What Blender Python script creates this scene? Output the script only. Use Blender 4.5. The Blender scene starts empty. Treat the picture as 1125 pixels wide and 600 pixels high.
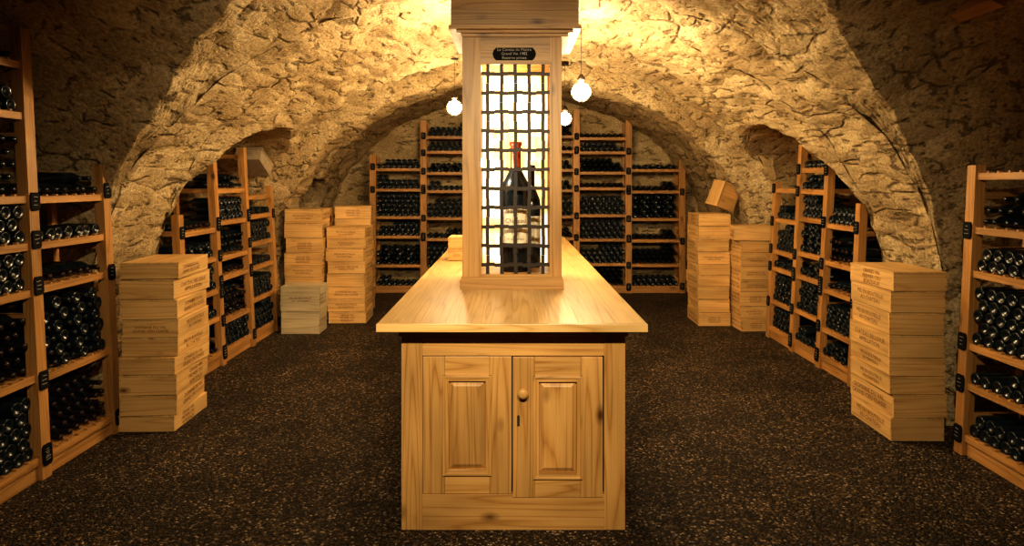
import bpy, math, random
import numpy as np
from mathutils import Matrix, Vector, noise
random.seed(7)
scene = bpy.context.scene
try:
    scene.view_settings.view_transform = 'Standard'
except Exception as e: print('VT', e)
for lk in ('Medium High Contrast','High Contrast'):
    try:
        scene.view_settings.look = lk; print('LOOK OK', lk); break
    except Exception as e: print('LOOK', e)

# ---------------------------------------------------------------- materials
def newmat(name):
    m = bpy.data.materials.new(name); m.use_nodes = True
    nt = m.node_tree; bs = nt.nodes['Principled BSDF']
    return m, nt, bs
def N(nt, t, **kw):
    n = nt.nodes.new(t)
    for k, v in kw.items():
        if k in n.inputs: n.inputs[k].default_value = v
        else: setattr(n, k, v)
    return n
def L(nt, a, b): nt.links.new(a, b)
def math_n(nt, op, a, b=None, clamp=False):
    n = nt.nodes.new('ShaderNodeMath'); n.operation = op; n.use_clamp = clamp
    for i, v in enumerate((a, b)):
        if v is None: continue
        if isinstance(v, (int, float)): n.inputs[i].default_value = v
        else: L(nt, v, n.inputs[i])
    return n.outputs[0]
def ramp(nt, fac, stops):
    r = nt.nodes.new('ShaderNodeValToRGB')
    while len(r.color_ramp.elements) < len(stops): r.color_ramp.elements.new(0.5)
    for e, (p, c) in zip(r.color_ramp.elements, stops):
        e.position = p; e.color = (c[0], c[1], c[2], 1) if not isinstance(c, (int, float)) else (c, c, c, 1)
    L(nt, fac, r.inputs[0]); return r.outputs[0]
def mixc(nt, fac, a, b, blend='MIX'):
    m = nt.nodes.new('ShaderNodeMix'); m.data_type = 'RGBA'; m.blend_type = blend
    for s, v in ((m.inputs[0], fac), (m.inputs[6], a), (m.inputs[7], b)):
        if isinstance(v, (int, float)): s.default_value = v
        elif isinstance(v, tuple): s.default_value = (v[0], v[1], v[2], 1)
        else: L(nt, v, s)
    return m.outputs[2]
def mapping(nt, src, scale):
    mp = nt.nodes.new('ShaderNodeMapping'); mp.inputs['Scale'].default_value = scale
    L(nt, src, mp.inputs['Vector']); return mp.outputs[0]

def wood(name, light, mid, dark, rough=0.45, knots=True, ring=5.0, kdens=0.6, rw=0.42):
    m, nt, bs = newmat(name)
    tc = N(nt, 'ShaderNodeTexCoord')
    v1 = mapping(nt, tc.outputs['UV'], (0.4, 9, 1))
    n1 = N(nt, 'ShaderNodeTexNoise', Scale=1.0, Detail=1.5, Distortion=0.12); L(nt, v1, n1.inputs['Vector'])
    rings = math_n(nt, 'PINGPONG', math_n(nt, 'MULTIPLY', n1.outputs[0], ring*2.4), 0.5)
    rings = math_n(nt, 'POWER', math_n(nt, 'MULTIPLY', rings, 2.0), 3.0)
    v2 = mapping(nt, tc.outputs['UV'], (3, 110, 1))
    n2 = N(nt, 'ShaderNodeTexNoise', Scale=1.0, Detail=4.0); L(nt, v2, n2.inputs['Vector'])
    f = math_n(nt, 'ADD', math_n(nt, 'MULTIPLY', rings, rw), math_n(nt, 'MULTIPLY', n2.outputs[0], 0.6))
    col = ramp(nt, f, [(0.2, light), (0.55, mid), (0.95, dark)])
    v4 = mapping(nt, tc.outputs['UV'], (1.2, 4, 1))
    n4 = N(nt, 'ShaderNodeTexNoise', Scale=1.0, Detail=3.0); L(nt, v4, n4.inputs['Vector'])
    col = mixc(nt, 1.0, col, ramp(nt, n4.outputs[0], [(0.3, 0.64), (0.7, 1.10)]), 'MULTIPLY')
    if knots:
        v3 = mapping(nt, tc.outputs['UV'], (3.4, 7.0, 1))
        vo = N(nt, 'ShaderNodeTexVoronoi', Scale=1.0); L(nt, v3, vo.inputs['Vector'])
        k = ramp(nt, vo.outputs['Distance'], [(0.05, 1.0), (0.10, 0.55), (0.2, 0.0)])
        sep = N(nt, 'ShaderNodeSeparateColor'); L(nt, vo.outputs['Color'], sep.inputs[0])
        sel = math_n(nt, 'GREATER_THAN', sep.outputs[0], kdens)
        col = mixc(nt, math_n(nt, 'MULTIPLY', k, sel), col, (dark[0]*0.35, dark[1]*0.3, dark[2]*0.3))
    L(nt, col, bs.inputs['Base Color']); bs.inputs['Roughness'].default_value = rough
    bp = N(nt, 'ShaderNodeBump', Strength=0.25, Distance=0.003); L(nt, f, bp.inputs['Height']); L(nt, bp.outputs[0], bs.inputs['Normal'])
    return m
W_COUNTER = wood('pine_counter', (0.60, 0.36, 0.13), (0.48, 0.26, 0.08), (0.24, 0.105, 0.028), 0.34, kdens=.5)
W_TOP = wood('pine_top', (0.76, 0.52, 0.225), (0.65, 0.405, 0.145), (0.40, 0.21, 0.065), 0.34, knots=False)
W_CASE = wood('pine_case', (0.54, 0.32, 0.115), (0.43, 0.235, 0.073), (0.24, 0.12, 0.035), 0.42)
W_RACK = wood('pine_rack', (0.56, 0.30, 0.105), (0.44, 0.22, 0.063), (0.24, 0.10, 0.025), 0.45)
W_CRATE = wood('pine_crate', (0.78, 0.515, 0.215), (0.66, 0.395, 0.145), (0.40, 0.21, 0.068), 0.5, ring=4, kdens=.75, rw=.36)
W_PALE = wood('pale_crate_wood', (0.62, 0.54, 0.36), (0.52, 0.44, 0.28), (0.4, 0.3, 0.17), 0.6, knots=False)

def plain(name, col, rough=0.5, metal=0.0, spec=0.5):
    m, nt, bs = newmat(name)
    tc = N(nt, 'ShaderNodeTexCoord'); n = N(nt, 'ShaderNodeTexNoise', Scale=25.0, Detail=3.0); L(nt, tc.outputs['Object'], n.inputs['Vector'])
    c = ramp(nt, n.outputs[0], [(0.3, tuple(x*0.8 for x in col)), (0.7, tuple(min(1, x*1.15) for x in col))])
    L(nt, c, bs.inputs['Base Color']); bs.inputs['Roughness'].default_value = rough
    bs.inputs['Metallic'].default_value = metal; bs.inputs['Specular IOR Level'].default_value = spec
    return m
GLASS = plain('dark_bottle_glass', (0.006, 0.012, 0.017), 0.22, 0, 0.55)
FOIL = plain('foil_capsule', (0.018, 0.010, 0.012), 0.35, 0.3)
FOIL_R = plain('red_capsule', (0.45, 0.07, 0.03), 0.35, 0.2)
IRON = plain('wrought_iron', (0.02, 0.011, 0.007), 0.5, 0.3)
SLATE = plain('slate_label', (0.008, 0.008, 0.009), 0.85, 0, 0.15)
CHALK = plain('chalk', (0.45, 0.43, 0.40), 0.9)
INK = plain('burnt_ink', (0.13, 0.045, 0.015), 0.8)
LABEL = plain('paper_label', (0.85, 0.8, 0.62), 0.7)
CARD = plain('grey_card', (0.36, 0.29, 0.20), 0.8)
GAP_SHADE = plain('gap_shade', (0.03, 0.015, 0.006), 0.9)  # near-black colour painting the shade inside gaps, seams and openings
BRASS = plain('brass', (0.5, 0.3, 0.1), 0.35, 0.9)

def masonry(name, scale):
    m, nt, bs = newmat(name)
    tc = N(nt, 'ShaderNodeTexCoord')
    base = mapping(nt, tc.outputs['Object'], scale)
    dn = N(nt, 'ShaderNodeTexNoise', Scale=5.0, Detail=5.0); L(nt, base, dn.inputs['Vector'])
    va = nt.nodes.new('ShaderNodeVectorMath'); va.operation = 'MULTIPLY_ADD'
    L(nt, dn.outputs['Color'], va.inputs[0]); va.inputs[1].default_value = (0.13,)*3; L(nt, base, va.inputs[2])
    vc = N(nt, 'ShaderNodeTexVoronoi', Scale=5.0); L(nt, va.outputs[0], vc.inputs['Vector'])
    vo = N(nt, 'ShaderNodeTexVoronoi', Scale=5.0); vo.feature = 'DISTANCE_TO_EDGE'; L(nt, va.outputs[0], vo.inputs['Vector'])
    gate = N(nt, 'ShaderNodeTexNoise', Scale=7.0, Detail=4.0); L(nt, base, gate.inputs['Vector'])
    gt = ramp(nt, gate.outputs[0], [(0.52, 0.0), (0.60, 1.0)])
    joint = ramp(nt, vo.outputs['Distance'], [(0.01, 0.0), (0.08, 1.0)])
    jointm = math_n(nt, 'MAXIMUM', joint, math_n(nt, 'SUBTRACT', 1.0, gt))
    pit = N(nt, 'ShaderNodeTexNoise', Scale=12.0, Detail=5.0, Roughness=0.6, Distortion=0.2); L(nt, base, pit.inputs['Vector'])
    pits = ramp(nt, pit.outputs[0], [(0.345, 0.0), (0.41, 1.0)])
    soft = ramp(nt, vo.outputs['Distance'], [(0.0, 0.0), (0.25, 1.0)])
    fine = N(nt, 'ShaderNodeTexNoise', Scale=46.0, Detail=6.0, Roughness=0.72); L(nt, tc.outputs['Object'], fine.inputs['Vector'])
    big = N(nt, 'ShaderNodeTexNoise', Scale=1.8, Detail=4.0); L(nt, tc.outputs['Object'], big.inputs['Vector'])
    sep = N(nt, 'ShaderNodeSeparateColor'); L(nt, vc.outputs['Color'], sep.inputs[0])
    c = ramp(nt, big.outputs[0], [(0.3, (0.37, 0.275, 0.15)), (0.5, (0.55, 0.435, 0.25)), (0.7, (0.76, 0.64, 0.41))])
    c = mixc(nt, 0.32, c, ramp(nt, sep.outputs[0], [(0.0, (0.28, 0.19, 0.095)), (1.0, (0.78, 0.62, 0.37))]))
    c = mixc(nt, 0.75, c, ramp(nt, fine.outputs[0], [(0.36, (0.34, 0.30, 0.27)), (0.6, (1.12, 1.1, 1.05))]), 'MULTIPLY')
    cr = math_n(nt, 'MULTIPLY', jointm, pits)
    c = mixc(nt, math_n(nt, 'MULTIPLY', math_n(nt, 'SUBTRACT', 1.0, cr), 0.68), c, (0.06, 0.035, 0.016))
    L(nt, c, bs.inputs['Base Color']); bs.inputs['Roughness'].default_value = 0.92
    bs.inputs['Specular IOR Level'].default_value = 0.2
    h = math_n(nt, 'ADD', math_n(nt, 'MULTIPLY', cr, 0.5), math_n(nt, 'MULTIPLY', fine.outputs[0], 0.38))
    h = math_n(nt, 'ADD', h, math_n(nt, 'MULTIPLY', pit.outputs[0], 0.7))
    h = math_n(nt, 'ADD', h, math_n(nt, 'MULTIPLY', soft, 0.25))
    bp = N(nt, 'ShaderNodeBump', Strength=0.8, Distance=0.04); L(nt, h, bp.inputs['Height']); L(nt, bp.outputs[0], bs.inputs['Normal'])
    return m
STONE = masonry('vault_masonry', (1.1, 0.50, 1.7))
STONE_B = masonry('end_wall_masonry', (0.5, 1.0, 1.4))

def gravel():
    m, nt, bs = newmat('gravel')
    tc = N(nt, 'ShaderNodeTexCoord')
    vo = N(nt, 'ShaderNodeTexVoronoi', Scale=85.0); L(nt, tc.outputs['Object'], vo.inputs['Vector'])
    vb = N(nt, 'ShaderNodeTexVoronoi', Scale=38.0); L(nt, tc.outputs['Object'], vb.inputs['Vector'])
    sep = N(nt, 'ShaderNodeSeparateColor'); L(nt, vo.outputs['Color'], sep.inputs[0])
    c = ramp(nt, sep.outputs[0], [(0.0, (0.007, 0.005, 0.003)), (0.45, (0.038, 0.024, 0.012)), (0.72, (0.10, 0.063, 0.032)), (0.9, (0.22, 0.145, 0.075)), (1.0, (0.55, 0.42, 0.26))])
    big = N(nt, 'ShaderNodeTexNoise', Scale=2.2, Detail=5.0); L(nt, tc.outputs['Object'], big.inputs['Vector'])
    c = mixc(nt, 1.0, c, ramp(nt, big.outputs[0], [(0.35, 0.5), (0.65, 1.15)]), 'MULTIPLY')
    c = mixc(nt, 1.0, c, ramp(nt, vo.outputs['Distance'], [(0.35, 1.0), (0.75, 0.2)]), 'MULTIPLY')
    L(nt, c, bs.inputs['Base Color']); bs.inputs['Roughness'].default_value = 0.65
    bs.inputs['Specular IOR Level'].default_value = 0.3
    h = math_n(nt, 'ADD', math_n(nt, 'MULTIPLY', vo.outputs['Distance'], -1.0), math_n(nt, 'MULTIPLY', vb.outputs['Distance'], -0.8))
    bp = N(nt, 'ShaderNodeBump', Strength=1.0, Distance=0.014); L(nt, h, bp.inputs['Height']); L(nt, bp.outputs[0], bs.inputs['Normal'])
    return m
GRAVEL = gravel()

def emis(name, col, strength, pattern=False):
    m, nt, bs = newmat(name)
    bs.inputs['Base Color'].default_value = (*col, 1)
    bs.inputs['Emission Color'].default_value = (*col, 1)
    bs.inputs['Emission Strength'].default_value = strength
    if pattern:
        tc = N(nt, 'ShaderNodeTexCoord')
        n = N(nt, 'ShaderNodeTexNoise', Scale=4.0, Detail=3.0, Distortion=0.4); L(nt, tc.outputs['Object'], n.inputs['Vector'])
        c = ramp(nt, n.outputs[0], [(0.36, (0.55, 0.22, 0.04)), (0.48, (0.85, 0.5, 0.16)), (0.56, (1, 0.88, 0.62))])
        L(nt, c, bs.inputs['Emission Color'])
    return m
PANEL = emis('backlit_alabaster', (1, 0.8, 0.45), 1.7, True)

# ---------------------------------------------------------------- mesh builder
class MB:
    def __init__(s, mats): s.v=[]; s.f=[]; s.uv=[]; s.mi=[]; s.sm=[]; s.mats=mats
    def add(s, vs, fs, mat=0, M=None, uvs=None, smooth=False):
        b = len(s.v)
        if M is not None: vs = [tuple(M @ Vector(p)) for p in vs]
        s.v.extend(vs)
        for f in fs:
            s.f.append([b+i for i in f]); s.mi.append(mat); s.sm.append(smooth)
            for i in f: s.uv.append(uvs[i] if uvs else (0.0, 0.0))
    def box(s, x0,x1,y0,y1,z0,z1, mat=0, M=None, grain=None):
        vs=[(x,y,z) for x in (x0,x1) for y in (y0,y1) for z in (z0,z1)]
        fs=[(0,1,3,2),(4,6,7,5),(0,4,5,1),(2,3,7,6),(0,2,6,4),(1,5,7,3)]
        d=[abs(x1-x0),abs(y1-y0),abs(z1-z0)]; g=d.index(max(d)) if grain is None else grain
        o=[i for i in range(3) if i!=g]; ou=random.uniform(0,60); ov=random.uniform(0,60)
        s.add(vs,fs,mat,M,[(p[g]+ou,p[o[0]]+p[o[1]]+ov) for p in vs])
    def frust(s, x0,x1,z0,z1,ins,yb,yf, mat=0, M=None):
        vs=[(x0,yb,z0),(x1,yb,z0),(x1,yb,z1),(x0,yb,z1),(x0+ins,yf,z0+ins),(x1-ins,yf,z0+ins),(x1-ins,yf,z1-ins),(x0+ins,yf,z1-ins)]
        fs=[(4,5,6,7),(0,1,5,4),(1,2,6,5),(2,3,7,6),(3,0,4,7),(0,3,2,1)]
        ou=random.uniform(0,60)
        s.add(vs,fs,mat,M,[(p[2]+ou,p[0]+ou) for p in vs])
    def lathe(s, prof, seg=16, mat=0, M=None, smooth=True, mats=None):
        vs=[]; n=len(prof)
        for r,h in prof:
            for i in range(seg):
                a=2*math.pi*i/seg; vs.append((r*math.cos(a), r*math.sin(a), h))
        for j in range(n-1):
            fs=[(j*seg+i, j*seg+(i+1)%seg, (j+1)*seg+(i+1)%seg, (j+1)*seg+i) for i in range(seg)]
            if j==0: s._vb=len(s.v); s.add(vs,fs,(mats[j] if mats else mat),M,None,smooth)
            else:
                b=s._vb
                for f in fs:
                    s.f.append([b+i for i in f]); s.mi.append(mats[j] if mats else mat); s.sm.append(smooth); s.uv.extend([(0,0)]*4)
    def tube(s, p0, p1, r, mat=0, seg=8):
        p0=Vector(p0); p1=Vector(p1); d=p1-p0; q=d.to_track_quat('Z','Y').to_matrix().to_4x4()
        s.lathe([(0.0005,0),(r,0),(r,d.length),(0.0005,d.length)],seg,mat,Matrix.Translation(p0)@q,True)
    def build(s, name, parent=None, bevel=0):
        me=bpy.data.meshes.new(name); me.from_pydata(s.v,[],s.f)
        for m in s.mats: me.materials.append(m)
        me.polygons.foreach_set('material_index', s.mi); me.polygons.foreach_set('use_smooth', s.sm)
        uvl=me.uv_layers.new(name='UVMap'); uvl.data.foreach_set('uv', np.array(s.uv,dtype=np.float32).ravel())
        me.update(); ob=bpy.data.objects.new(name, me); scene.collection.objects.link(ob)
        if parent: ob.parent=parent
        if bevel:
            b=ob.modifiers.new('bevel','BEVEL'); b.width=bevel; b.segments=2; b.limit_method='ANGLE'
        return ob

def text_mesh(body, size, align='CENTER'):
    cu=bpy.data.curves.new('t','FONT'); cu.body=body; cu.size=size; cu.align_x=align; cu.align_y='CENTER'; cu.resolution_u=2
    ob=bpy.data.objects.new('t',cu); scene.collection.objects.link(ob)
    dg=bpy.context.evaluated_depsgraph_get(); me=ob.evaluated_get(dg).to_mesh()
    vs=[tuple(v.co) for v in me.vertices]; fs=[tuple(p.vertices) for p in me.polygons]
    ob.evaluated_get(dg).to_mesh_clear(); bpy.data.objects.remove(ob)
    return vs,fs

# ---------------------------------------------------------------- room shell
CX,A_,B_,Z0,WX = 0.05,2.82,2.1,0.82,3.22
LUN=[(-1.3,1.6,1.0,1.7),(2.75,1.6,1.0,1.75),(6.2,1.12,1.0,1.15),(8.72,0.55,0.95,0.75)]
Y0,Y1=-3.2,10.05
STEPS=[(6.9,7.48,-0.20),(7.48,7.95,0.12),(7.95,8.6,-0.08)]
def zc(y):
    for c,h,sp,r in LUN:
        if abs(y-c)<h: return sp+r*math.sqrt(max(0,1-((y-c)/h)**2))
    return None
ys=set(np.arange(Y0,Y1+0.001,0.04).round(4).tolist())
for c,h,sp,r in LUN:
    for e in (c-h,c+h):
        ys|={round(e-0.002,4),round(e+0.002,4)}
    for k in (0.01,0.025,0.045): ys|={round(c-h+k,4),round(c+h-k,4)}
for s0,s1,_ in STEPS:
    for e in (s0,s1): ys|={e-0.004,e+0.004}
ys|={Y1}
ys=sorted(y for y in ys if y<=Y1)
NA,NB,NC=24,16,190
def disp(p):
    v=Vector(p)
    q=Vector((v.x*1.0,v.y*0.55,v.z*1.2))
    d=noise.noise_vector(q*2.0)*0.045+noise.noise_vector(q*6.5+Vector((5,3,1)))*0.024+noise.noise_vector(q*14)*0.012
    # rubble stones: joints recede away from the room axis
    qq=Vector((v.x*1.1,v.y*0.55,v.z*1.5))*4.2+noise.noise_vector(v*5.0)*0.5
    ds=noise.voronoi(qq)[0]; e=max(0.0,1.0-(ds[1]-ds[0])/0.28)
    rad=Vector((v.x-CX,0,max(0.0,v.z-Z0))); 
    if rad.length>1e-4: d=d+rad.normalized()*0.03*e*max(0.0,min(1.0,noise.noise(v*1.7)*1.5+0.6))
    return d
rows=[]
for y in ys:
    z=zc(y); rib=0.0
    for s0,s1,dd in STEPS:
        if s0<y<s1: rib=dd
    a,b=A_-rib,B_-rib
    if z is None: w=a; zz=Z0; zcc=Z0
    else: w=WX; zcc=z
    ph=math.asin(min(0.999,(zcc-Z0)/b)); pr=[]
    xb=-a*math.cos(ph)
    for i in range(NA): pr.append((-w,zcc*i/(NA-1)))
    for i in range(1,NB): t=i/(NB-1)*0.98; pr.append((-w+(xb+w)*t,zcc))
    for i in range(NC):
        t=ph+(math.pi-2*ph)*i/(NC-1); pr.append((-a*math.cos(t),Z0+b*math.sin(t)))
    for i in range(NB-1,0,-1): t=i/(NB-1)*0.98; pr.append((w-(xb+w)*t,zcc))
    for i in range(NA-1,-1,-1): pr.append((w,zcc*i/(NA-1)))
    row=[]
    for x,zv in pr:
        p=(x+CX,y,zv); d=disp(p); k=min(1,zv*4) if zv<0.25 else 1
        row.append((p[0]+d.x,p[1]+d.y*0.6,p[2]+d.z*k))
    rows.append(row)
NT=len(rows[0])
def strip(name,c0,c1):
    b=MB([STONE]); w=c1-c0+1
    vs=[p for r in rows for p in r[c0:c1+1]]
    fs=[(j*w+i,j*w+i+1,(j+1)*w+i+1,(j+1)*w+i) for j in range(len(rows)-1) for i in range(w-1)]
    b.add(vs,fs,0,None,None,True); b.build(name)
strip('wall_left',0,NA-1); strip('ceiling',NA-1,NT-NA); strip('wall_right',NT-NA,NT-1)
def endwall(name,y):
    b=MB([STONE_B]); nx,nz=90,50
    vs=[]
    for j in range(nz+1):
        for i in range(nx+1):
            x=-3.3+6.7*i/nx; z=3.1*j/nz; d=disp((x,y*1.0,z)); vs.append((x,y+d.y*0.9,z))
    b.add(vs,[(j*(nx+1)+i,j*(nx+1)+i+1,(j+1)*(nx+1)+i+1,(j+1)*(nx+1)+i) for j in range(nz) for i in range(nx)],0,None,None,True)
    b.build(name)
endwall('wall_back',Y1-0.03); endwall('wall_front',Y0+0.03)
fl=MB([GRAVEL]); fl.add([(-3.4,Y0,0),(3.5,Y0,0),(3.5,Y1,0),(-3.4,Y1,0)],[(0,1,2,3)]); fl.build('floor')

# ---------------------------------------------------------------- bottles & racks
PB=[(0.001,0.016),(0.022,0.010),(0.030,0.0),(0.0355,0.002),(0.0375,0.008),(0.0375,0.185),(0.030,0.215),(0.0150,0.240),(0.0145,0.30),(0.001,0.30)]
PN=[(0.001,0.0),(0.0145,0.0),(0.0155,0.012),(0.0145,0.016),(0.0150,0.06),(0.0155,0.065),(0.030,0.09),(0.0375,0.115),(0.0375,0.295),(0.001,0.30)]
def bottle_template(prof,seg):
    vs=[]
    for r,h in prof:
        for i in range(seg):
            a=2*math.pi*i/seg; vs.append((r*math.cos(a),h,r*math.sin(a)))
    fs=[];mi=[]
    for j in range(len(prof)-1):
        for i in range(seg):
            fs.append((j*seg+i,(j+1)*seg+i,(j+1)*seg+(i+1)%seg,j*seg+(i+1)%seg)); mi.append(j)
    return np.array(vs),np.array(fs),mi
def rack(name,M,posts,shelves_fn,depth=0.36,seg=14,pw=0.072,label_p=0.85):
    """local frame: x along rack, y into wall, z up ; posts=[(s,top)]"""
    rk=MB([W_RACK,SLATE,CHALK]); bt=MB([GLASS,FOIL])
    TB=bottle_template(PB,seg); TN=bottle_template(PN,seg)
    Mn=np.array(M)
    def addb(T,s,d,z,foil):
        V=T[0]+np.array([s,d,z]); V=V@Mn[:3,:3].T+Mn[:3,3]; b=len(bt.v)
        bt.v.extend(map(tuple,V.tolist())); F=(T[1]+b).tolist(); bt.f.extend(F)
        bt.mi.extend([1 if (foil and j<5) else 0 for j in T[2]]); bt.sm.extend([True]*len(F)); bt.uv.extend([(0,0)]*(4*len(F)))
    s0,s1=posts[0][0],posts[-1][0]
    rk.box(s0-pw/2,s1+pw/2,0.012,0.04,0.0,0.10,0,M)
    for s,top in posts:
        rk.box(s-pw/2,s+pw/2,-0.016,0.045,0.0,top,0,M)
        rk.box(s-pw/2+.01,s+pw/2-.01,depth-0.03,depth,0.0,top-0.02,0,M)
        zz=0.2
        while zz<top-0.1:
            rk.box(s-0.012,s+0.012,0.045,depth-0.03,zz,zz+0.04,0,M); zz+=0.33
    for k in range(len(posts)-1):
        (sa,ta),(sb,tb)=posts[k],posts[k+1]; lo=min(ta,tb); zs=[z for z in shelves_fn(k) if z<lo-0.04]
        a=sa+pw/2; b=sb-pw/2
        for n,z in enumerate(zs):
            rk.box(a-.004,b+.004,-0.004,0.02,z-0.036,z+0.004,0,M)
            rk.box(a-.004,b+.004,depth-0.05,depth-0.03,z-0.03,z,0,M)
            for q in range(4):
                d=0.05+q*0.07; rk.box(a-.004,b+.004,d,d+0.05,z-0.015,z-0.001,0,M)
            nb=int((b-a)/0.0775)
            for i in range(nb+1):
                sx=a+(b-a)*i/nb; rk.box(sx-0.007,sx+0.007,-0.006,0.016,z+0.003,z+0.014,0,M)
            top=zs[n+1]-0.04 if n+1<len(zs) else lo-0.02
            gap=top-z; rmax=int((gap-0.076)/0.067)+1 if gap>0.08 else 0
            rws=max(1,rmax-(random.random()<0.45)) if rmax>0 else 0
            if random.random()<0.04: rws=min(rws,1)
            T,foil=(TN,random.random()<0.5) if random.random()<0.22 else (TB,False)
            mixb=random.random()<0.3
            pitch=(b-a-0.004)/nb
            for r in range(rws):
                cnt=nb-(r%2); off=pitch/2*(1+(r%2))
                lim0,lim1=0,cnt
                if r==rws-1 and r>0 and random.random()<0.6:
                    if random.random()<0.5: lim1=random.randint(2,cnt)
                    else: lim0=random.randint(0,cnt-2)
                for i in range(lim0,lim1):
                    if mixb and (i+r)%2: TT,ff=TN,foil
                    else: TT,ff=T,foil
                    addb(TT,a+off+pitch*i,0.012+random.uniform(-0.008,0.012),z+0.0385+0.067*r+random.uniform(0,0.002),ff)
            for sx in ((sa,) if n%2 else (sa,sb)):
                if random.random()<label_p:
                    ms=M@Matrix.Translation((sx+random.uniform(-.003,.003),-0.0165,z+random.uniform(-0.03,0.03)))
                    w,h=0.033,0.05
                    pts=[(-w,-h*.7),(-w*.7,-h),(w*.7,-h),(w,-h*.7),(w,h*.7),(w*.7,h),(-w*.7,h),(-w,h*.7)]
                    vs=[(x,-0.010,y) for x,y in pts]+[(x,0,y) for x,y in pts]
                    fs=[tuple(range(8)),tuple(range(15,7,-1))]+[(i,i+8,(i+1)%8+8,(i+1)%8) for i in range(8)]
                    rk.add(vs,fs,1,ms)
                    for q in range(3):
                        l=random.uniform(0.010,0.02); zz=0.024-q*0.022
                        rk.box(-l,l*random.uniform(.5,1),-0.0108,-0.0099,zz,zz+0.0025,2,ms@Matrix.Rotation(random.uniform(-.12,.12),4,'Y'))
    ob=rk.build(name,bevel=0.0); bt.build('bottles',parent=ob)
    return ob
SH=0.05
def M_left(x): return Matrix(((0,-1,-SH,x+0.04),(1,0,0,0),(0,0,1,0),(0,0,0,1)))
def M_right(x): return Matrix(((0,1,SH,x-0.04),(-1,0,0,0),(0,0,1,0),(0,0,0,1)))
M_back=Matrix(((1,0,0,0),(0,1,0,9.56),(0,0,1,0),(0,0,0,1)))
def shl(base,jit=0.04):
    def f(k):
        r=random.Random(k*13+int(base[1]*100)); return [base[0]]+[z+r.uniform(-jit,jit) for z in base[1:]]
    return f
XL,XR=-2.6,2.72
rack('wine_rack',M_left(XL),[(1.35,2.0),(1.67,2.4),(2.31,2.64),(2.95,2.66),(3.59,2.46),(4.24,1.74)],shl([0.12,0.56,1.03,1.27,1.54,1.98,2.28],0.015))
rack('wine_rack',M_left(XL),[(5.17,1.36),(5.81,1.80),(6.48,1.96),(7.15,1.58)],shl([0.12,0.42,0.72,0.98,1.24,1.52,1.76],0.05),seg=12)
rack('wine_rack',M_right(XR),[(-3.92,1.72),(-3.27,2.4),(-2.62,2.6),(-1.97,2.4),(-1.5,2.0)],shl([0.12,0.42,0.68,1.1,1.36,1.66,2.0,2.25],0.02))
rack('wine_rack',M_right(XR),[(-6.85,1.62),(-6.28,1.98),(-5.73,1.90),(-5.18,1.45)],shl([0.12,0.40,0.70,0.96,1.26,1.5,1.74],0.05),seg=12)
rack('wine_rack',M_back,[(-2.66,1.25),(-2.03,2.02),(-1.29,2.52),(-0.56,2.72),(0.17,2.74),(0.94,2.68),(1.70,2.52),(2.48,1.98)],
     shl([0.10,0.40,0.80,1.12,1.50,1.78,2.04,2.28],0.04),seg=10,pw=0.09,label_p=0.9)

# ---------------------------------------------------------------- counter
ct=MB([W_COUNTER,W_TOP,GAP_SHADE,BRASS])
YF,YE=3.05,7.55; xl,xr=-0.515,0.527
def px(x): return (x-562.5)*YF/720
def pz(y): return 1.62-(y-200)*YF/720
ct.box(xl+.02,xr-.02,YF+.065,YE-.02,0.02,0.93,0)
for x0 in (xl,xr-0.098):
    ct.box(x0,x0+0.098,YF,YF+.05,0.0,0.95,0)
ct.box(xl+.098,xr-.098,YF+.002,YF+.05,pz(391),0.95,0)
ct.box(xl+.098,xr-.098,YF-.001,YF+.05,0.0,pz(543.5),0)
ct.box(xl+.095,xr-.095,YF+.035,YF+.06,0.1,0.9,2)  # dark backing sheet, paints the shade in the door seams
def door(x0,x1,z0,z1,yo):
    st=0.102; f=YF+yo
    ct.box(x0,x0+st,f,f+.028,z0,z1,0); ct.box(x1-st,x1,f,f+.028,z0,z1,0)
    ct.box(x0+st+.0006,x1-st-.0006,f+.0012,f+.028,z1-0.095,z1,0); ct.box(x0+st+.0006,x1-st-.0006,f+.0012,f+.028,z0,z0+0.095,0)
    ax,bx,az,bz=x0+st,x1-st,z0+.095,z1-.095
    ct.box(ax,bx,f+.018,f+.03,az,bz,0)
    for k,(o,tt) in enumerate(((-.006,0.012),(-.001,0.022))):
        m0=0 if k==0 else 0.010
        a_,b_,c_,d_=ax-.008+m0,bx+.008-m0,az-.008+m0,bz+.008-m0
        ct.box(a_,a_+tt-m0/2,f-.010+k*.004,f+.02,c_,d_,0); ct.box(b_-tt+m0/2,b_,f-.010+k*.004,f+.02,c_,d_,0)
        ct.box(a_,b_,f-.0095+k*.004,f+.02,c_,c_+tt-m0/2,0); ct.box(a_,b_,f-.0095+k*.004,f+.02,d_-tt+m0/2,d_,0)
    ct.frust(ax+.016,bx-.016,az+.016,bz-.016,0.026,f+.018,f+.0,0)
zt=pz(392)
door(xl+.0995,px(562.0),pz(543),zt,0.0025)
door(px(563.4),px(662),pz(546),zt-.001,-0.006)
Rk=Matrix.Translation((px(574.5),YF-.006,pz(430)))@Matrix.Rotation(math.radians(90),4,'X')
ct.lathe([(0.008,0),(0.008,0.015),(0.014,0.018),(0.024,0.028),(0.024,0.036),(0.014,0.044),(0.001,0.046)],16,0,Rk)
ct.box(px(568),px(571),YF-.0072,YF,pz(468),pz(457),2)
ct.lathe([(0.006,0),(0.006,0.0025),(0.001,0.003)],10,2,Matrix.Translation((px(569.5),YF-.006,pz(457)))@Matrix.Rotation(math.radians(90),4,'X'))
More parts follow.
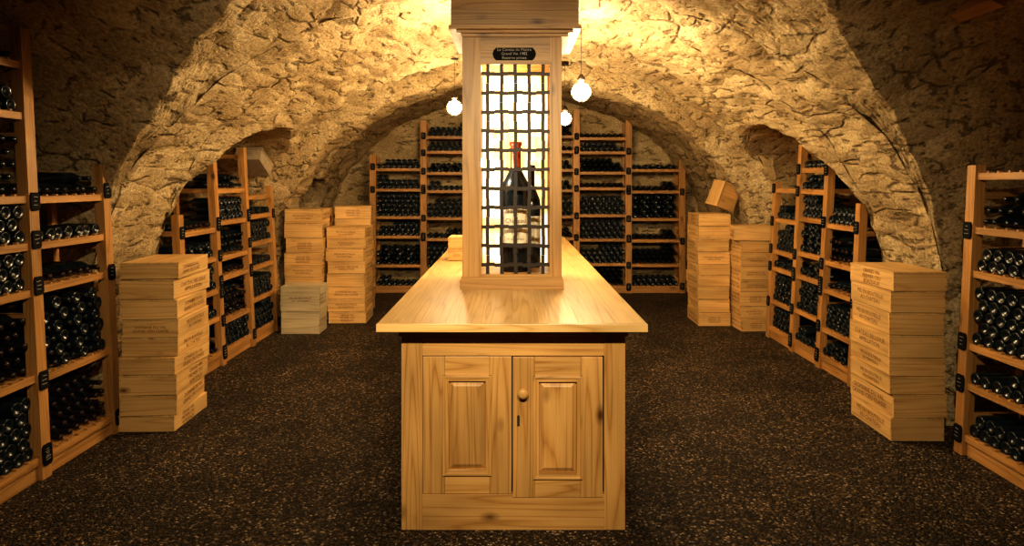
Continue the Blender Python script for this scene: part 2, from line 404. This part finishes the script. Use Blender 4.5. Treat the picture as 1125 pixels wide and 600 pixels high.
for sx,s in ((xl,1),(xr,-1)):
    for k in range(5):
        y0=YF+.05+k*0.89; a0,a1=sorted((sx,sx+s*.03))
        ct.box(a0,a1,y0,y0+.1,0,0.95,0)
    ct.box(*sorted((sx,sx+s*.03)),YF+.05,YE-.0,0.0,0.12,0); ct.box(*sorted((sx,sx+s*.03)),YF+.05,YE,0.84,0.949,0)
zT=0.985; tw=0.613; ov=0.008
nb=4; bw=(2*(tw-ov))/nb
for i in range(nb): ct.box(-tw+ov+i*bw,-tw+ov+(i+1)*bw,2.955,7.68,zT-.035,zT,1)
ct.box(-tw+ov-.001,tw-ov+.001,2.92,2.9545,zT-.0345,zT+.0003,1)
ct.box(xl-.03,xr+.03,YF-.03,YE+.03,0.928,0.951,0)
ct.box(xl-.012,xr+.012,YF-.012,YE+.012,0.905,0.929,0)
ct.build('wooden_counter',bevel=0.0014)

# ---------------------------------------------------------------- display cabinet
dc=MB([W_CASE,SLATE,CHALK,GAP_SHADE])
F=3.87; D=0.58; hw=0.293; zb=zT+.0005; zt=2.50
def qx(x): return (x-562.5)*F/720
def qz(y): return 1.62-(y-200)*F/720
ox0,ox1,oz0,oz1=qx(528),qx(604.5),qz(302),qz(70)
for y0,y1 in ((F,F+.04),(F+D-.04,F+D)):
    dc.box(-hw,ox0,y0,y1,zb,zt,0); dc.box(ox1,hw,y0,y1,zb,zt,0)
    dc.box(ox0,ox1,y0+.001,y1-.001,zb,oz0,0); dc.box(ox0,ox1,y0+.001,y1-.001,oz1,zt,0)
for sx in (-hw,hw-.03):
    dc.box(sx,sx+.03,F+.04,F+.13,zb,zt,0); dc.box(sx,sx+.03,F+D-.13,F+D-.04,zb,zt,0)
    dc.box(sx,sx+.03,F+.13,F+D-.13,zb,oz0,0); dc.box(sx,sx+.03,F+.13,F+D-.13,oz1,zt,0)
dc.box(-hw+.03,hw-.03,F+.04,F+D-.04,zb,zb+.05,0); dc.box(-hw+.03,hw-.03,F+.04,F+D-.04,zt-.04,zt-.005,0)
for a0,a1,c0,c1 in ((ox0-.008,ox0+.004,oz0,oz1),(ox1-.004,ox1+.008,oz0,oz1)): dc.box(a0,a1,F-.007,F+.01,c0,c1,0)
dc.box(ox0-.008,ox1+.008,F-.0075,F+.01,oz1-.004,oz1+.010,0); dc.box(ox0-.008,ox1+.008,F-.0075,F+.01,oz0-.010,oz0+.004,0)
dc.box(-hw-.012,hw+.012,F-.014,F+D+.014,zb,zb+.06,0); dc.box(-hw-.006,hw+.006,F-.008,F+D+.008,zb+.06,zb+.075,0)
for k,(o,z0,z1) in enumerate(((.018,2.475,2.493),(.045,2.493,2.507),(.086,2.507,2.528),(.074,2.528,2.90))):
    dc.box(-hw-o+.012,hw+o+.02,F-o,F+D+o,z0,z1,0)
pc=(565-562.5)*F/720; pzc=qz(59.5)
w,h=0.128,0.036
pts=[(-w+.02,-h),(w-.02,-h),(w-.006,-h*.55),(w,0),(w-.006,h*.55),(w-.02,h),(-w+.02,h),(-w+.006,h*.55),(-w,0),(-w+.006,-h*.55)]
vs=[(pc+x,F-.012,pzc+y) for x,y in pts]+[(pc+x,F+.0,pzc+y) for x,y in pts]
dc.add(vs,[tuple(range(10))]+[(i,i+10,(i+1)%10+10,(i+1)%10) for i in range(10)],1)
tv,tf=text_mesh("Le Caveau du Maitre\nGrand Vin 1982\nReserve privee",0.024)
dc.add(tv,tf,2,Matrix.Translation((pc,F-.0128,pzc))@Matrix.Rotation(math.radians(90),4,'X'))
case=dc.build('display_cabinet',bevel=0.003)
lt=MB([IRON])
def lattice(P,u0,u1,v0,v1,nu,nv):
    ts=0.0105
    us=[u0+(u1-u0)*(i+.5)/nu for i in range(nu)]; vsz=[v0+(v1-v0)*(j+.5)/nv for j in range(nv)]
    for i,u in enumerate(us):
        n=nv*2
        for j in range(n):
            a=v0+(v1-v0)*j/n; b=v0+(v1-v0)*(j+1)/n
            lt.box(u-ts,u+ts,-0.004,0.004,a,b,0,P@Matrix.Translation((0.0022*math.sin(j*1.3+i),0.005*(1 if (i+j//2)%2 else -1),0)))
    for j,v in enumerate(vsz):
        n=nu*2
        for i in range(n):
            a=u0+(u1-u0)*i/n; b=u0+(u1-u0)*(i+1)/n
            lt.box(a,b,-0.004,0.004,v-ts,v+ts,0,P@Matrix.Translation((0,0.005*(-1 if (i//2+j)%2 else 1),0.003*math.sin(i*1.7+j*2))))
lattice(Matrix.Translation((0,F+.02,0)),ox0,ox1,oz0,oz1,5,11)
for sx in (-hw+.015,hw-.015):
    lattice(Matrix.Translation((sx,0,0))@Matrix.Rotation(math.radians(90),4,'Z'),F+.13,F+D-.13,oz0,oz1,4,11)
lt.build('iron_lattice',parent=case)
bp_=MB([PANEL]); bp_.box(ox0-.01,ox1+.01,F+D-.06,F+D-.045,oz0-.01,oz1+.01,0); bp_.build('backlit_panel',parent=case)
sh=MB([W_CASE]); sh.box(-hw+.03,hw-.03,F+.06,F+D-.08,oz0-.03,oz0+.0,0); sh.build('shelf',parent=case)
zs=oz0
def upright(name,x,y,z,H,R,foil,lab):
    b=MB([GLASS,foil,LABEL,INK])
    k=H
    prof=[(0.001,0.0),(R*.95,0),(R,0.01*k),(R,0.60*k),(R*.93,0.66*k),(R*.62,0.73*k),(R*.38,0.78*k),(R*.36,0.80*k),(R*.36,0.965*k),(R*.42,0.968*k),(R*.42,0.995*k),(0.001,k)]
    b.lathe(prof,32,0,Matrix.Translation((x,y,z)),True,[0]*7+[1]*4)
    if lab:
        n=14; vs=[];a0,a1=math.radians(-90-68),math.radians(-90+68)
        for i in range(n+1):
            a=a0+(a1-a0)*i/n
            for h in (0.22*k,0.50*k): vs.append((x+(R+.0012)*math.cos(a),y+(R+.0012)*math.sin(a),z+h))
        b.add(vs,[(2*i,2*i+2,2*i+3,2*i+1) for i in range(n)],2,None,None,True)
        for tx,sz,zz in (("GRAND VIN",R*.26,.46),("Chateau",R*.42,.39),("1982",R*.3,.30),("MIS EN BOUTEILLE",R*.14,.25)):
            tv,tf=text_mesh(tx,sz)
            tv=[(x+(R+.002)*math.sin(p[0]/R),y-(R+.002)*math.cos(p[0]/R),z+zz*k+p[1]) for p in tv]
            b.add(tv,tf,3)
    b.build(name)
upright('wine_bottle',0.022,F+.20,zs,0.80,0.094,FOIL_R,True)
upright('wine_bottle',0.125,F+.37,zs,0.66,0.06,FOIL,True)
il=bpy.data.lights.new('case_light','POINT'); il.energy=12; il.color=(1,.78,.45); il.shadow_soft_size=0.04
io=bpy.data.objects.new('case_light',il); io.location=(-.1,F+.28,2.33); scene.collection.objects.link(io); io.parent=case
il=bpy.data.lights.new('label_fill','POINT'); il.energy=7; il.color=(1,.82,.55); il.shadow_soft_size=0.02  # added fill light with no fixture, only brightens the bottle label
io=bpy.data.objects.new('label_fill',il); io.location=(-.16,F+.07,oz0+.66); scene.collection.objects.link(io); io.parent=case

# ---------------------------------------------------------------- crates
TXT=[text_mesh(t,0.034) for t in ("GRAND VIN\nPREMIER CRU\nBORDEAUX","DOMAINE DU VAL\nGRAND CRU CLASSE","CHATEAU BELLEVUE\nAPPELLATION","MIS EN BOUTEILLE\nAU CHATEAU")]
def crate(b,M,w,d,h,r,mat=0,front_text=True):
    """w (x) d (y) h, centred xy, base z=0"""
    g=0.004
    b.box(-w/2,w/2,-d/2,-d/2+.014,g,h-.012,mat,M,0); b.box(-w/2,w/2,d/2-.014,d/2,g,h-.012,mat,M,0)
    b.box(-w/2,-w/2+.014,-d/2+.014,d/2-.014,g,h-.012,mat,M,1); b.box(w/2-.014,w/2,-d/2+.014,d/2-.014,g,h-.012,mat,M,1)
    b.box(-w/2+.008,w/2-.008,-d/2+.008,d/2-.008,0.0,0.01,2,M)
    b.box(-w/2-.001,w/2+.001,-d/2-.001,d/2+.001,h-.0105,h,mat,M)
    b.box(-w/2+.006,w/2-.006,-d/2+.006,d/2-.006,h-.0135,h-.009,2,M)  # dark slab under the lid, paints the shade line between lid and body
    for sx in (-1,1):
        for zz in (.25,.75):
            b.box(sx*(w/2-.007)-.0025,sx*(w/2-.007)+.0025,-d/2-.001,-d/2,h*zz-.0025,h*zz+.0025,1,M)
    tv,tf=r.choice(TXT); s=min(1.0,w/0.42,h/0.14)*.85
    if front_text: b.add(tv,tf,1,M@Matrix.Translation((0,-d/2-.0012,h*.47))@Matrix.Rotation(math.radians(90),4,'X')@Matrix.Scale(s,4))
    tv,tf=r.choice(TXT)
    for sg in (-1,1):
        b.add(tv,tf,1,M@Matrix.Rotation(sg*math.radians(90),4,'Z')@Matrix.Translation((r.uniform(-.05,.05),-w/2-.0012,h*.47))@Matrix.Rotation(math.radians(90),4,'X')@Matrix.Scale(min(1.2,h/.12),4))
def stack(x,y,w,d,n,H,rot=0,seed=0,mat=W_CRATE,jit=2.5,jx=0.009,z=0.0,name='wine_crate_stack',ft=.55):
    r=random.Random(seed); b=MB([mat,INK,GAP_SHADE]); hs=[r.uniform(.85,1.15) for _ in range(n)]; t=sum(hs); zz=z
    for i in range(n):
        h=hs[i]/t*H
        M=Matrix.Translation((x+r.uniform(-jx,jx),y+r.uniform(-jx,jx),zz))@Matrix.Rotation(math.radians(rot+r.uniform(-jit,jit)),4,'Z')
        crate(b,M,w*r.uniform(.96,1),d*r.uniform(.96,1),h,r,front_text=r.random()<ft); zz+=h
    return b.build(name)
stack(-2.36,4.47,0.36,0.50,9,1.10,2,1,jx=.012,jit=4,ft=.15)
stack(2.53,4.33,0.34,0.50,8,1.06,-1,2,jit=3.5,ft=.15)
stack(-2.25,7.11,0.42,0.30,2,0.51,0,3,W_PALE)
stack(-2.36,7.60,0.42,0.44,9,1.31,2,4)
stack(-1.90,7.72,0.44,0.46,8,1.10,0,5)
stack(-1.98,8.3,0.44,0.40,9,1.32,3,12)
stack(2.27,7.60,0.36,0.50,9,1.26,-2,6)
stack(2.64,7.26,0.34,0.34,7,0.98,2,7)
stack(2.62,7.27,0.40,0.33,1,0.16,-9,8,z=0.981,name='wine_crate')
b=MB([W_CRATE,INK,GAP_SHADE]); M=Matrix.Translation((2.42,7.66,1.32))@Matrix.Rotation(math.radians(20),4,'Y')@Matrix.Rotation(math.radians(25),4,'Z')
w,d,h=.26,.2,.30
b.box(-w/2,w/2,-d/2,d/2,0,.012,0,M); b.box(-w/2,-w/2+.012,-d/2,d/2,0.012,h,0,M); b.box(w/2-.012,w/2,-d/2,d/2,0.012,h,0,M)
b.box(-w/2,w/2,-d/2,-d/2+.012,.012,h,0,M,0); b.box(-w/2,w/2,d/2-.012,d/2,.012,h,0,M,0); b.box(-w/2+.01,w/2-.01,-d/2+.012,d/2-.012,h-.03,h-.02,2,M)  # last box: dark sheet in the mouth, stands for the shaded inside
b.build('open_wine_crate')
b=MB([CARD]); M=Matrix.Translation((-2.71,6.84,1.765))@Matrix.Rotation(math.radians(-29.6),4,'X')
b.box(-.13,.13,-.17,.17,0,.14,0,M); b.box(-.135,.135,-.175,.175,.125,.145,0,M); b.build('cardboard_box')
stack(-0.44,5.40,0.15,0.26,2,0.19,0,9,z=zT,jx=.002)
b=MB([W_RACK]); b.box(-.04,.04,-.18,.3,-.035,.035,0,Matrix.Translation((2.44,3.45,2.545))@Matrix.Rotation(math.radians(25),4,'Y')); b.build('timber_beam_end')

# ---------------------------------------------------------------- lamps
WARM=(1.0,0.73,0.39)
def lantern(x,y,z,power,br=.045,k=1.0):
    G=emis('lit_globe_glass',WARM,power/(math.pi*4*math.pi*br*br))
    b=MB([IRON,BRASS]); top=Z0+B_*math.sqrt(1-((x-CX)/A_)**2)+0.03
    T=Matrix.Translation((x,y,z))
    zo=br+.012
    b.lathe([(0.001,.06),(0.012,.06),(0.030,.03),(0.034,.02),(0.030,.008),(0.022,.004),(0.022,-.018),(0.001,-.018)],16,0,T@Matrix.Translation((0,0,zo)))
    b.tube((x,y,z+zo+.05),(x,y,top),0.0022,0)
    b.lathe([(0.04,top-z-.04),(0.04,top-z-.0),(0.001,top-z)],16,0,T)
    for i in range(6):
        a=2*math.pi*i/6; R=br*1.18
        pr=[(R*math.sin(t),R*math.cos(t)) for t in [math.radians(d) for d in (25,55,90,120,150,175)]]
        for (r0,h0),(r1,h1) in zip(pr,pr[1:]):
            b.tube((x+r0*math.cos(a),y+r0*math.sin(a),z+h0),(x+r1*math.cos(a),y+r1*math.sin(a),z+h1),.0012,0,5)
    ob=b.build('caged_pendant_lamp')
    g=MB([G]); n=12; g.lathe([(max(.0005,br*math.sin(math.pi*i/n)),-br*math.cos(math.pi*i/n)) for i in range(n+1)],20,0,T)
    g.build('lit_globe',parent=ob)
lantern(0.56,5.30,2.35,78,.070)
lantern(-0.58,6.60,2.37,44,.070)
lantern(0.57,7.05,2.30,24,.066)
lantern(-0.22,4.80,2.50,86,.045)
lantern(0.24,4.75,2.52,60,.045)
def spot(x,y,z,target,power,ang=100):
    d=(Vector(target)-Vector((x,y,z))).normalized(); q=d.to_track_quat('-Z','Y')
    M=Matrix.Translation((x,y,z))@q.to_matrix().to_4x4()
    b=MB([IRON]); b.lathe([(0.001,.16),(0.05,.16),(0.06,.02),(0.06,-.01),(0.055,-.01),(0.055,.012),(0.001,.012)],20,0,M)
    top=Z0+B_*math.sqrt(1-((x-CX)/A_)**2)+.03
    b.tube(M@Vector((0,0,.15)),(x,y,top),.008,0); ob=b.build('ceiling_spotlight')
    l=bpy.data.lights.new('spot_bulb','SPOT'); l.energy=power; l.color=(1,.77,.46); l.spot_size=math.radians(ang); l.spot_blend=1.0; l.shadow_soft_size=.05
    lo=bpy.data.objects.new('spot_bulb',l); lo.matrix_world=M@Matrix.Translation((0,0,-.012)); scene.collection.objects.link(lo)
    lo.parent=ob
spot(-0.3,0.4,2.55,(-0.85,4.1,0.78),320,75)
spot(0.35,0.4,2.55,(0.95,4.1,0.78),320,75)

w=bpy.data.worlds.new('World'); scene.world=w; w.use_nodes=True
w.node_tree.nodes['Background'].inputs[0].default_value=(1,.7,.4,1); w.node_tree.nodes['Background'].inputs[1].default_value=.02

cam=bpy.data.cameras.new('camera'); cam.lens=23.04; cam.sensor_width=36; cam.shift_y=-100/1125; cam.clip_start=.05
co=bpy.data.objects.new('camera',cam); co.location=(0,0,1.62); co.rotation_euler=(math.radians(90),0,0)
scene.collection.objects.link(co); scene.camera=co
